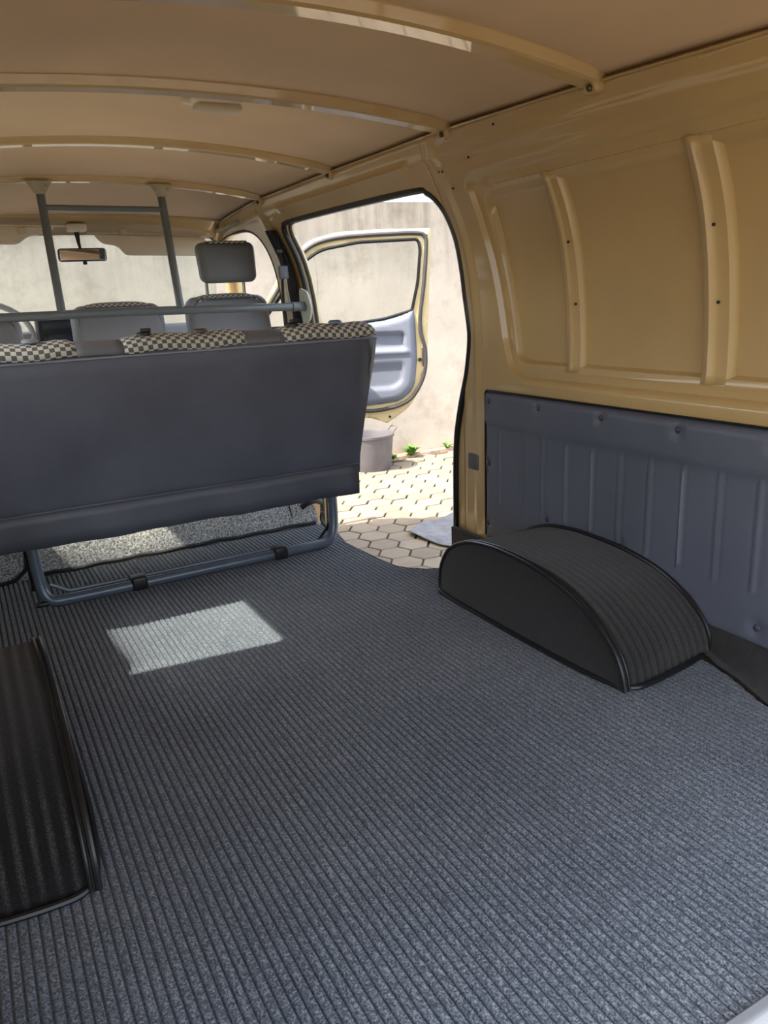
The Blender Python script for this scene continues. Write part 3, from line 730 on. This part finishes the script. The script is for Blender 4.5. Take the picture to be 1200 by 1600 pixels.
# ---------------------------------------------------------------- bench seat
BX0, BX1 = -.22, 1.064
be = thing('bench_seat', 'long charcoal vinyl bench seat seen from behind on a folded tube leg', 'bench seat', (.45, 2.1, 0))
def bench_sec(x, grow=0):
    e = smooth((x - (BX1 - .05)) / .05); q = 1 - .35 * e
    sag = .004 * math.sin(x * 7)
    pts = [(2.062,.285),(2.05,.34),(2.02,.45),(1.995,.56),(1.978,.65),(1.973,.690),(1.985,.712),(2.03,.722),(2.08,.708),(2.10,.66),(2.12,.55),(2.16,.40),(2.17,.30)]
    cy, cz = 2.07, .49
    return [(x - .04 * smooth((.70 - z) / .42) * smooth((x - .8) / .25) , cy + (y - cy) * q + sag * (1 if y < 2.06 else 0), cz + (z - cz) * (1 - .01*e)) for y, z in pts]
mb = MB(); N = 46
mb.loft([bench_sec(BX0 + (BX1 - BX0) * i / N) for i in range(N + 1)])
part(mb, 'back_panel', vinyl, be, ang=50)
def endx(z): return BX1 - .04 * smooth((.70 - z) / .42) * smooth((BX1 - .3)/.8)
# thin seam piping along the top rear edge and down the right end
part(MB().tube([(x, 1.972 + .004*math.sin(x*7), .688) for x in [BX0 + i*.04 for i in range(32)]] + [(BX1-.004, 1.985, .685)], .0035, 6), 'piping', seatv, be)
part(MB().tube([(endx(z) - .001, y, z) for y, z in ((1.995,.69),(2.01,.63),(2.035,.53),(2.055,.42),(2.068,.34),(2.075,.29))], .005, 6), 'piping', mat('pale_piping', srgb(165, 165, 160), .5), be)
# cushions on the top edge: checked cloth and plain joints
def top_roll(x0, x1, m, name, r=.0, uv=False, label=None):
    mb = MB(); rg = []; n = max(4, int((x1-x0)/.02))
    for i in range(n+1):
        x = x0 + (x1-x0)*i/n; t = min(i, n-i)/n*(x1-x0); e = smooth(t/.03) * .9 + .1 if uv else .25
        prof = [(1.975,.694),(1.981,.706+.006*e),(1.995,.716+.007*e),(2.02,.722+.009*e),(2.05,.722+.008*e),(2.085,.712+.006*e),(2.115,.69),(2.15,.58),(2.19,.42)]
        rg.append([(x, y + r - .004*e*(1 if y < 2 else 0), z + r*.5 + .003*math.sin(x*31)*e) for y, z in prof])
    mb.loft(rg, closed=False); o = part(mb, name, m, be, solid=.006)
    if uv:
        me = o.data; u = me.uv_layers.new(name='UVMap'); arc = [0]
        pr = [(1.975,.694),(1.981,.712),(1.995,.726),(2.02,.735),(2.05,.733),(2.085,.718),(2.115,.69),(2.15,.58),(2.19,.42)]
        for a, b in zip(pr, pr[1:]): arc.append(arc[-1] + math.hypot(b[0]-a[0], b[1]-a[1]))
        for lp in me.loops:
            k = lp.vertex_index; u.data[lp.index].uv = (me.vertices[k].co.x, arc[k % 9] + .004)
    return o
jointv = mat('joint_vinyl', srgb(112, 114, 120), .5)
top_roll(BX0+.01, .262, checkm, 'checked_cushion', uv=True)
top_roll(.255, .369, jointv, 'plain_joint')
top_roll(.362, .678, checkm, 'checked_cushion', uv=True)
top_roll(.671, .783, jointv, 'plain_joint')
top_roll(.776, BX1-.012, checkm, 'checked_cushion', uv=True)
for x, m in ((.162, seatv), (.423, blackp), (.565, mat('brown_socket', srgb(88, 70, 56), .5)), (.820, blackp), (.948, mat('blue_socket', srgb(92, 116, 142), .4))):
    sk = part(MB().lathe([(.019, 0), (.019, .004), (.014, .008), (.006, .008)], (x, 2.015, .733), 16), 'headrest_socket', m, be)
    if m is blackp: q = rbox((x+.004, 2.01, .745), (.026, .012, .01), .003, 2); q.v = [(a-.45,b-2.1,c) for a,b,c in q.v]; q.build('release_tab', blackp, sk)
# skirt below the backrest
mb = MB(); rg = []
for i in range(41):
    x = BX0 + (1.012 - BX0) * i/40
    w = .004 * math.sin(x*16) + .003*math.sin(x*37)
    rg.append([(x, 2.048, .318), (x, 2.050 + w*.3, .29), (x, 2.052 + w, .26), (x, 2.056 + w*1.5, .2255)])
mb.loft(rg, closed=False); sk = part(mb, 'skirt', mat('skirt_vinyl', srgb(84, 87, 97), .5, noise=.06, bump=.25, bscale=200), be, solid=.004)
mb = MB().tube([(BX0 + (1.012-BX0)*i/40, 2.046, .319) for i in range(41)], .0028, 6); mb.v = [(a-.45,b-2.1,c) for a,b,c in mb.v]; mb.build('stitch_line', vinyl, sk)
# seat squab, mostly hidden in front of the backrest
part(rbox((.42, 2.33, .345), (1.24, .40, .13), .04, 4), 'seat_cushion', checkm, be)
add_uv(be.children[-1])
# tube leg
zf = .0185
leg = catmull([(.098,2.262,.30),(.099,2.258,.20),(.103,2.250,.10),(.108,2.243,.05),(.125,2.236,.024),(.165,2.233,zf),(.40,2.238,zf),(.70,2.246,zf),(.93,2.254,zf),(.985,2.258,.022),(1.008,2.266,.045),(1.018,2.272,.08),(1.022,2.278,.15),(1.022,2.285,.30)], 5)
part(MB().tube(leg, .0158, 12), 'tube_leg', tubem, be)
part(MB().tube([(.128,2.262,.062),(.178,2.262,.032),(.36,2.264,.031),(.80,2.272,.031)], .006, 8), 'inner_rod', tubem, be)
for x in (.366, .812):
    part(rbox((x, 2.240 + (x-.366)*.02, .0235), (.046, .044, .041), .008, 3), 'floor_clip', blackp, be)
part(MB().tube(catmull([(1.005,2.33,.105),(1.0,2.33,.08),(1.01,2.32,.055),(1.02,2.305,.03)], 4), .006, 8), 'strap_loop', blackp, be)
part(MB().tube(catmull([(.985,2.33,.009),(1.0,2.325,.03),(1.012,2.31,.055),(1.012,2.30,.075)], 4), .005, 8), 'strap_loop', blackp, be)
part(MB().tube([(.98,2.31,.012),(1.01,2.285,.03)], .007, 8), 'foot_hook', tubem, be)
part(rbox((.10,2.225,.02),(.03,.02,.012),.003,2), 'foot_bolt', blackp, be)
part(MB().tube([(.085,2.33,.30),(.082,2.34,.18),(.09,2.36,.08),(.09,2.36,.02)], .006, 8), 'hinge_strut', rubber, be)
part(MB().lathe([(.011,0),(.013,.01),(.013,.03),(.008,.036)], (.985, 2.085, .268), 16, axis=(1,0,0)), 'pivot_knob', seatv, be)
part(rbox((.982, 2.08, .262),(.012,.03,.03),.004,2), 'pivot_plate', blackp, be)

# ---------------------------------------------------------------- trim panel on the right wall
def trim_xy(y, z):
    x = XC + hw(z) - .010
    o = 0
    # soft raised top band, fading above the ribs
    o -= .006 * smooth((z - .405) / .02) * smooth((.51 - z) / .012)
    for k in range(11):
        yc = 1.827 - k * .0955
        if abs(y - yc) < .02 and .16 < z < .415:
            e = smooth(1 - abs(y - yc) / .0065) * smooth((z - .165)/.008) * smooth((.41 - z)/.008)
            o -= .005 * e
            o += .002 * smooth(1 - abs(abs(y-yc) - .009)/.005) * smooth((z - .16)/.01) * smooth((.415 - z)/.01)
    for (by, bz) in BUT:
        d = math.hypot(y-by, z-bz)
        if d < .034: o += .007 * smooth(1 - d/.030)
    ed = min(1.905 - y, .512 - z, z - .052)
    o += .006 * smooth(1 - ed / .008)
    o += .0012 * math.sin(y*13 + z*7) 
    return (x + o, y, z)
BUT = [(1.885,.482),(1.656,.484),(1.418,.484),(1.181,.483),(.945,.483),(.71,.482),(1.889,.292),(1.896,.102),(1.619,.176),(1.341,.174),(1.13,.093),(.952,.092),(.72,.09)]
tp = panel([(.43,.055),(1.03,.055),(1.90,.055),(1.905,.06),(1.905,.505),(1.899,.511),(.43,.511)], [], .0065, trim_xy, .009)
t = tp.build('trim_panel', trimv, solid=.003, ang=80); tag(t, 'slate blue vinyl trim panel with upright embossed ribs on the right wall', 'trim panel')
for by, bz in BUT: MB().lathe([(.0085, 0), (.0085, .002), (.005, .0045), (.0, .005)], (trim_xy(by, bz)[0] - .001, by, bz), 14, axis=(-1,0,0)).build('push_stud', mat('stud_plastic', srgb(60, 64, 76), .35), t)
MB().tube([(XC+hw(.5)-.008, .44, .513), (XC+hw(.5)-.008, 1.90, .513), (XC+hw(.5)-.008, 1.906, .505), (XC+hw(.2)-.008, 1.907, .06)], .003, 6).build('edge_cord', rubber, t)
# felt gutter below the trim
mb = MB().loft([[(1.374,y,.062),(1.368,y,.05),(xe+.02,y,.008),(xe+.004,y,.006),(xe+.004,y,.003),(1.378,y,.003),(1.378,y,.062)] for y, xe in ((.43,1.235),(.84,1.262),(.93,1.30),(1.0,1.318),(1.03,1.335),(1.10,1.352))])
o = mb.build('felt_gutter', felt); tag(o, 'black felt strip at the foot of the right wall below the trim panel', 'felt strip')

# ---------------------------------------------------------------- wheel arch covers
AIN = [(1.706,.003),(1.708,.04),(1.695,.09),(1.655,.14),(1.58,.176),(1.50,.190),(1.42,.194),(1.30,.187),(1.195,.166),(1.12,.132),(1.065,.09),(1.035,.05),(1.02,.003)]
def arch(sgn, label):
    root = thing('wheel_arch_cover', label, 'wheel arch cover', (XC + sgn*.65, 1.37, 0), group='carpeted wheel arch covers')
    xin = .512; xout = .806
    prof = [tuple(p) for p in catmull(AIN, 6)]; n = len(prof)
    def X(a): return XC + sgn*a
    # side face: slightly bulged
    mb = MB(); lay = []
    cy = 1.37
    for s_, dx in ((1, 0), (.93, -.004), (.75, -.009), (.4, -.012), (.0, -.012)):
        lay.append([(X(xin + dx + .018*(1 - z/.19) * 0 ), cy + (y-cy)*s_, z*s_ if s_ < 1 else z) for y, z in prof])
    mb.loft(lay, closed=False); part(mb, 'side_face', archside, root, ang=60)
    # top strip from the inner edge to the wall; ribs run along the van (pleats)
    mb = MB(); rg = []
    M = 40
    for i in range(M+1):
        t = i/M; a = xin + (xout - xin)*t
        rib = .0022 * (math.sin(t * 2*math.pi*13))
        row = []
        for y, z in prof:
            nz = z/.194
            yy = y + (.05 * t if y > 1.37 else .03 * t) * (1 - .5*nz)
            ny = (y-1.37)/.36
            L = math.hypot(ny, nz) or 1
            row.append((X(a), yy + rib*ny/L, max(.003, z*(1 - .10*t) + rib*nz/L)))
        rg.append(row)
    mb.loft(rg, closed=False); part(mb, 'top_strip', archm, root, ang=80)
    part(MB().tube([(X(xin-.001), y, z+.001) for y, z in prof], .0052, 8), 'piping', rubber, root)
    part(MB().tube([(X(xin+.010), y*1.0 + (.002 if y > 1.37 else -.002), z+.003) for y, z in prof], .003, 8), 'piping', rubber, root)
    part(MB().tube([(X(xout-.006), y + (.05 if y > 1.37 else .03)*(1-.5*z/.194), z*.9+.004) for y, z in prof], .006, 8), 'wall_piping', rubber, root)
    base = [(X(xin+.05),1.725,.0082),(X(xin),1.71,.0082),(X(xin-.013),1.66,.0082),(X(xin-.018),1.45,.0082),(X(xin-.018),1.25,.0082),(X(xin-.012),1.12,.0082),(X(xin),1.045,.0082),(X(xin+.022),1.018,.0082),(X(xin+.06),1.014,.0082),(X(xin+.12),1.019,.0082),(X(xin+.20),1.030,.0082),(X(xin+.255),1.042,.0082)]
    part(MB().tube(catmull(base, 5), .0055, 8), 'base_piping', rubber, root)
    return root
arch(1, 'black carpeted wheel arch cover against the right wall')
arch(-1, 'black carpeted wheel arch cover at the lower left edge, streaked with dust')

# ---------------------------------------------------------------- open front door
ang = math.atan2(-.45, .98)
fd = thing('front_door', 'open beige front door with grey door card standing out past the side opening', 'door', (1.40, 4.20, 0), ang)
DO = round_poly([(-.02,.62),(.10,.72),(.26,.96),(.40,1.10),(.56,1.135),(.80,1.14),(1.063,1.135),(1.056,.995),(1.034,.66),(1.022,.44),(.995,.31),(.916,.184),(.784,.10),(.694,.134),(.40,.16),(.10,.05),(-.02,.05)], [.01,.02,.04,.06,.03,.03,.012,.02,.03,.04,.05,.05,.006,.01,.03,.03,.03])
DW = round_poly([(.10,.655),(.22,.80),(.349,.976),(.465,1.05),(.673,1.08),(.995,1.083),(1.003,1.03),(.985,.865),(.947,.714),(.793,.676),(.632,.66)], [.02,.02,.04,.05,.03,.045,.02,.03,.02,.03,.02])
DP = round_poly([(.06,.64),(.632,.655),(.793,.671),(.88,.69),(.955,.722),(.962,.66),(.965,.452),(.945,.29),(.863,.222),(.698,.205),(.45,.20),(.06,.12)], [.02,.02,.02,.02,.006,.02,.02,.05,.04,.04,.03,.03])
DG = [(.05,.60),(.16,.76),(.29,.95),(.346,1.016),(.432,1.078),(.572,1.108),(.814,1.116),(.99,1.114),(1.030,1.095),(1.036,1.045),(1.018,.863),(.992,.695),(.992,.60),(1.005,.54),(1.014,.49),(1.010,.40),(.985,.32),(.930,.24),(.862,.20),(.78,.182),(.697,.175),(.45,.178),(.10,.10),(.06,.2)]
CUR = lambda z: -.05 * smooth((z - .6)/.55) ** 1.2      # tumblehome of the upper frame, towards the inside
part_ = panel(DO, [DW], .03, lambda d, z: (d, -.018 + CUR(z) * -1 * 0, z)); part_.build('inner_frame', paint_pale, fd, solid=.004)
sk_ = panel(DO, [DW], .03, lambda d, z: (d, .028, z)); sk_.build('outer_skin', paint_pale, fd, solid=.004)
mb = MB(); n = len(DO); mb.add([(p[0], -.018, p[1]) for p in DO] + [(p[0], .028, p[1]) for p in DO], [(i, (i+1)%n, n+(i+1)%n, n+i) for i in range(n)]); mb.build('door_edge', paint_pale, fd, solid=.003)
mb = MB(); n = len(DW); mb.add([(p[0], -.018, p[1]) for p in DW] + [(p[0], .028, p[1]) for p in DW], [(i, (i+1)%n, n+(i+1)%n, n+i) for i in range(n)]); mb.build('window_reveal', gasketm, fd, solid=.004)
MB().tube([(p[0], -.03, p[1]) for p in catmull([(a, b) for a, b in DG], 5, closed=True)], .011, 8, closed=True).build('door_seal', gasketm, fd)
MB().tube([(p[0], -.022, p[1]) for p in DW], .0085, 8, closed=True).build('window_seal', rubber, fd)
RC1 = round_poly([(.50,.612),(.903,.600),(.900,.505),(.50,.52)], .02); RC2 = round_poly([(.42,.44),(.90,.455),(.885,.33),(.83,.292),(.42,.288)], [.02,.03,.05,.03,.02])
def card(d, z):
    e = dist_poly(d, z, DP); y = -.046 + .022 * (1 - smooth(e / .03))
    if .45 < d: y += .022 * smooth((dist_poly(d, z, RC1) + .002) / .014) + .018 * smooth((dist_poly(d, z, RC2) + .002)/.02) * smooth((.46 - z)/.07)
    y -= .012 * smooth(1 - abs(z - .495) / .02) * smooth((.93 - d)/.02)
    y += .004 * smooth(1 - abs(z - .468)/.004)
    return (d, y, z)
panel(DP, [], .012, card).build('door_card', doorp, fd, solid=.003, ang=80)
panel(DW, [], .1, lambda d, z: (d, .006, z)).build('pane', glassd, fd)
rbox((1.0, -.022, .46), (.012, .02, .10), .004, 2, None).build('striker_plate', gasketm, fd)
MB().lathe([(.010, 0), (.010, .006)], (.982, -.021, .446), 12, axis=(0,-1,0)).build('latch_hole', blackp, fd)
MB().lathe([(.007, 0), (.007, .004)], (.80, -.021, .135), 10, axis=(0,-1,0)).build('grommet', blackp, fd)
MB().lathe([(.006, 0), (.006, .004)], (1.04, -.021, 1.10), 10, axis=(0,-1,0)).build('grommet', blackp, fd)
for z in (.25, .75): rbox((-.015, .0, z), (.03, .03, .05), .005, 2).build('hinge', paint, fd)

# ---------------------------------------------------------------- yard: wall, pavers, kerb, weeds, bucket, mat
WY = 6.12
mb = MB(); rg = []
for j in range(24):
    z = GZ - .05 + j/23 * (1.565 - GZ + .05); rg.append([(x, WY + .004*math.sin(x*3.1+z*2) + .003*math.sin(x*9-z*7), z + (.004*math.sin(x*5)+.003*math.sin(x*17) if j == 23 else 0)) for x in [-7 + i*.25 for i in range(78)]])
rg.append([(p[0], WY + .15, p[2]) for p in rg[-1]]); rg.append([(p[0], WY + .15, GZ - .05) for p in rg[0]])
mb.loft(rg, closed=False); yw = mb.build('wall_back', wallm, ang=60); tag(yw, 'tall stained cream rendered yard wall ahead of the van', kind='structure')
crk = catmull([(2.72, WY-.004, 1.2), (2.74, WY-.004, .9), (2.71, WY-.004, .75), (2.76, WY-.004, .55), (2.75, WY-.004, .2)], 5)
MB().tube(crk, .003, 5).build('crack', mat('crack_dirt', srgb(150, 138, 122), .95), yw)
u = Vector((.794, -.608)); nn = Vector((.608, .794)); PW = .176; RH = .160; o0 = Vector((2.037, 4.286))
gr = prism([(-5, -3.5), (12.5, -3.5), (12.5, 6.13), (-5, 6.13)], GZ - .1, GZ - .011).build('floor_yard', jointm)
gr.name = 'ground'; tag(gr, 'yard ground of hexagonal concrete pavers with sandy joints', kind='structure')
def hexv(s=1.0):
    a = PW/2 * s; ht = RH * .667 * s + .0; hs = RH * .333 * s
    c = [(-a, -hs), (0, -ht), (a, -hs), (a, hs), (0, ht), (-a, hs)]
    return [u * x + nn * y for x, y in c]
me0 = None
VIS = [(1.45,2.9),(2.3,2.8),(3.0,3.7),(4.9,6.0),(4.6,6.2),(2.4,6.2),(1.6,4.6)]
g = .93; top = hexv(g * .965); bot = hexv(g)
stuff = MB(); cnt = 0
def hexmb(c=None):
    m_ = MB(); c = c or Vector((0, 0))
    vs = [(p.x + c.x, p.y + c.y, -.010) for p in bot] + [(p.x + c.x, p.y + c.y, -.0035) for p in bot] + [(p.x + c.x, p.y + c.y, 0) for p in top]
    fs = [(i, (i+1) % 6, 6+(i+1) % 6, 6+i) for i in range(6)] + [(6+i, 6+(i+1) % 6, 12+(i+1) % 6, 12+i) for i in range(6)] + [(12, 13, 14, 15, 16, 17)]
    m_.add(vs, fs); return m_
for r_ in range(-60, 60):
    for q_ in range(-60, 60):
        c = o0 + u * ((q_ + .5 + (.5 if r_ % 2 else 0)) * PW) + nn * (r_ * RH)
        if not (-3.2 < c.x < 6.6 and -2.6 < c.y < 6.0): continue
        if c.y > 5.93 + .02 * (c.x - 3): continue
        dz = random.uniform(-.003, .003)
        if inside(c.x, c.y, VIS) and cnt < 298:
            if me0 is None:
                o = hexmb().build('paver', paverm, gr, ang=20); me0 = o.data
            else:
                o = bpy.data.objects.new('paver', me0); COL.objects.link(o); o.parent = gr
            o.location = (c.x, c.y, GZ + dz); cnt += 1
        else:
            h = hexmb(c); h.v = [(x, y, z + GZ + dz) for x, y, z in h.v]; stuff.add(h.v, h.f)
st = stuff.build('pavers_beyond', paverm, gr, ang=20); st['kind'] = 'stuff'
# kerb of mortar at the wall foot
mb = MB(); rg = []
for i in range(60):
    x = -1 + i*.12; w = .02*math.sin(x*3.3) + .008*math.sin(x*11)
    rg.append([(x, 5.985+w, GZ-.012), (x, 5.99+w, GZ+.018), (x, 6.03+w, GZ+.024+.004*math.sin(x*23)), (x, 6.06, GZ+.008), (x, 6.13, GZ+.012), (x, 6.14, GZ-.012)])
mb.loft(rg); tag(mb.build('trim_4', soilm), 'low crumbling mortar kerb along the foot of the yard wall', kind='structure')
def weed(x, y, s, n, label):
    mb = MB()
    for k in range(n):
        a = random.uniform(0, 6.28); L = s*random.uniform(.6, 1.1); h = s*random.uniform(.35, 1.0); w = s*.16
        d = Vector((math.cos(a), math.sin(a), 0)); q = Vector((-d.y, d.x, 0))*w
        p0 = Vector((0, 0, 0)) + d*L*.1; p1 = d*L*.5 + Vector((0, 0, h*.8)); p2 = d*L + Vector((0, 0, h))
        mb.add([p0 - q*.3, p0 + q*.3, p1 + q, p1 - q, p2, p1 + Vector((0, 0, -.004))], [(0, 1, 2, 5), (0, 5, 3), (5, 2, 4), (3, 5, 4)])
    o = mb.build('weed', grassm); o.location = (x, y, GZ + .01); tag(o, label, 'weed', 'weeds along the wall foot')
weed(3.50, 5.97, .11, 34, 'larger green weed tuft growing at the wall foot near the bucket')
weed(3.92, 6.02, .07, 22, 'small green weed tuft at the wall foot beside the door pillar')
weed(3.28, 5.93, .06, 16, 'sparse low weed tuft right beside the grey bucket')
bk = thing('bucket', 'round grey plastic bucket standing by the yard wall', 'bucket', (2.97, 5.78, GZ))
part(MB().lathe([(.175,0),(.178,.01),(.205,.275),(.215,.28),(.217,.30),(.207,.302),(.198,.285),(.168,.012)], (2.97,5.78,GZ), 40), 'tub', bucketm, bk)
part(MB().tube(catmull([(3.17,5.73,GZ+.292),(3.21,5.73,GZ+.33),(3.212,5.78,GZ+.345),(3.21,5.83,GZ+.33),(3.17,5.83,GZ+.292)], 5), .007, 8), 'handle_ear', bucketm, bk)
# rubber car mat lying outside
ml = round_poly([(2.245,3.915),(2.30,3.99),(2.50,4.06),(2.72,4.09),(2.95,3.75),(2.62,3.42),(2.36,3.48),(2.29,3.63)], .03)
def matf(x, y):
    e = dist_poly(x, y, ml)
    return (x, y, GZ + .012 + .022*math.sin((x+y)*9)**2 * smooth(1 - e/.12) + .004*math.sin(x*23)*math.cos(y*19) + .006*smooth(1 - abs(e-.045)/.012))
mt = panel(ml, [], .02, matf).build('rubber_mat', matm, solid=.006, ang=60); tag(mt, 'grey rubber car mat lying curled on the pavers outside the opening', 'mat')

# ---------------------------------------------------------------- unseen raised tailgate, added to keep the sun off the rear floor
tg = thing('tailgate', 'unseen raised beige tailgate added above the rear opening to block the sun', 'tailgate', (XC, .30, 1.24))
TO = round_poly([(-.74, 0), (.74, 0), (.74, -1.0), (-.74, -1.0)], .06); TW = round_poly([(-.58, -.12), (.58, -.12), (.58, -.48), (-.58, -.48)], .05)
panel(TO, [TW], .1, lambda a, b: (a, b, .10 * smooth(-b / .6) + .04)).build('tailgate_skin', paint, tg, solid=.03)
panel(TW, [], .1, lambda a, b: (a, b, .10 * smooth(-b / .6) + .04)).build('pane', glass, tg)
for s in (-1, 1): MB().tube([(s*.70, .04, -.55), (s*.70, -.35, .02)], .009, 8).build('gas_strut', blackp, tg)
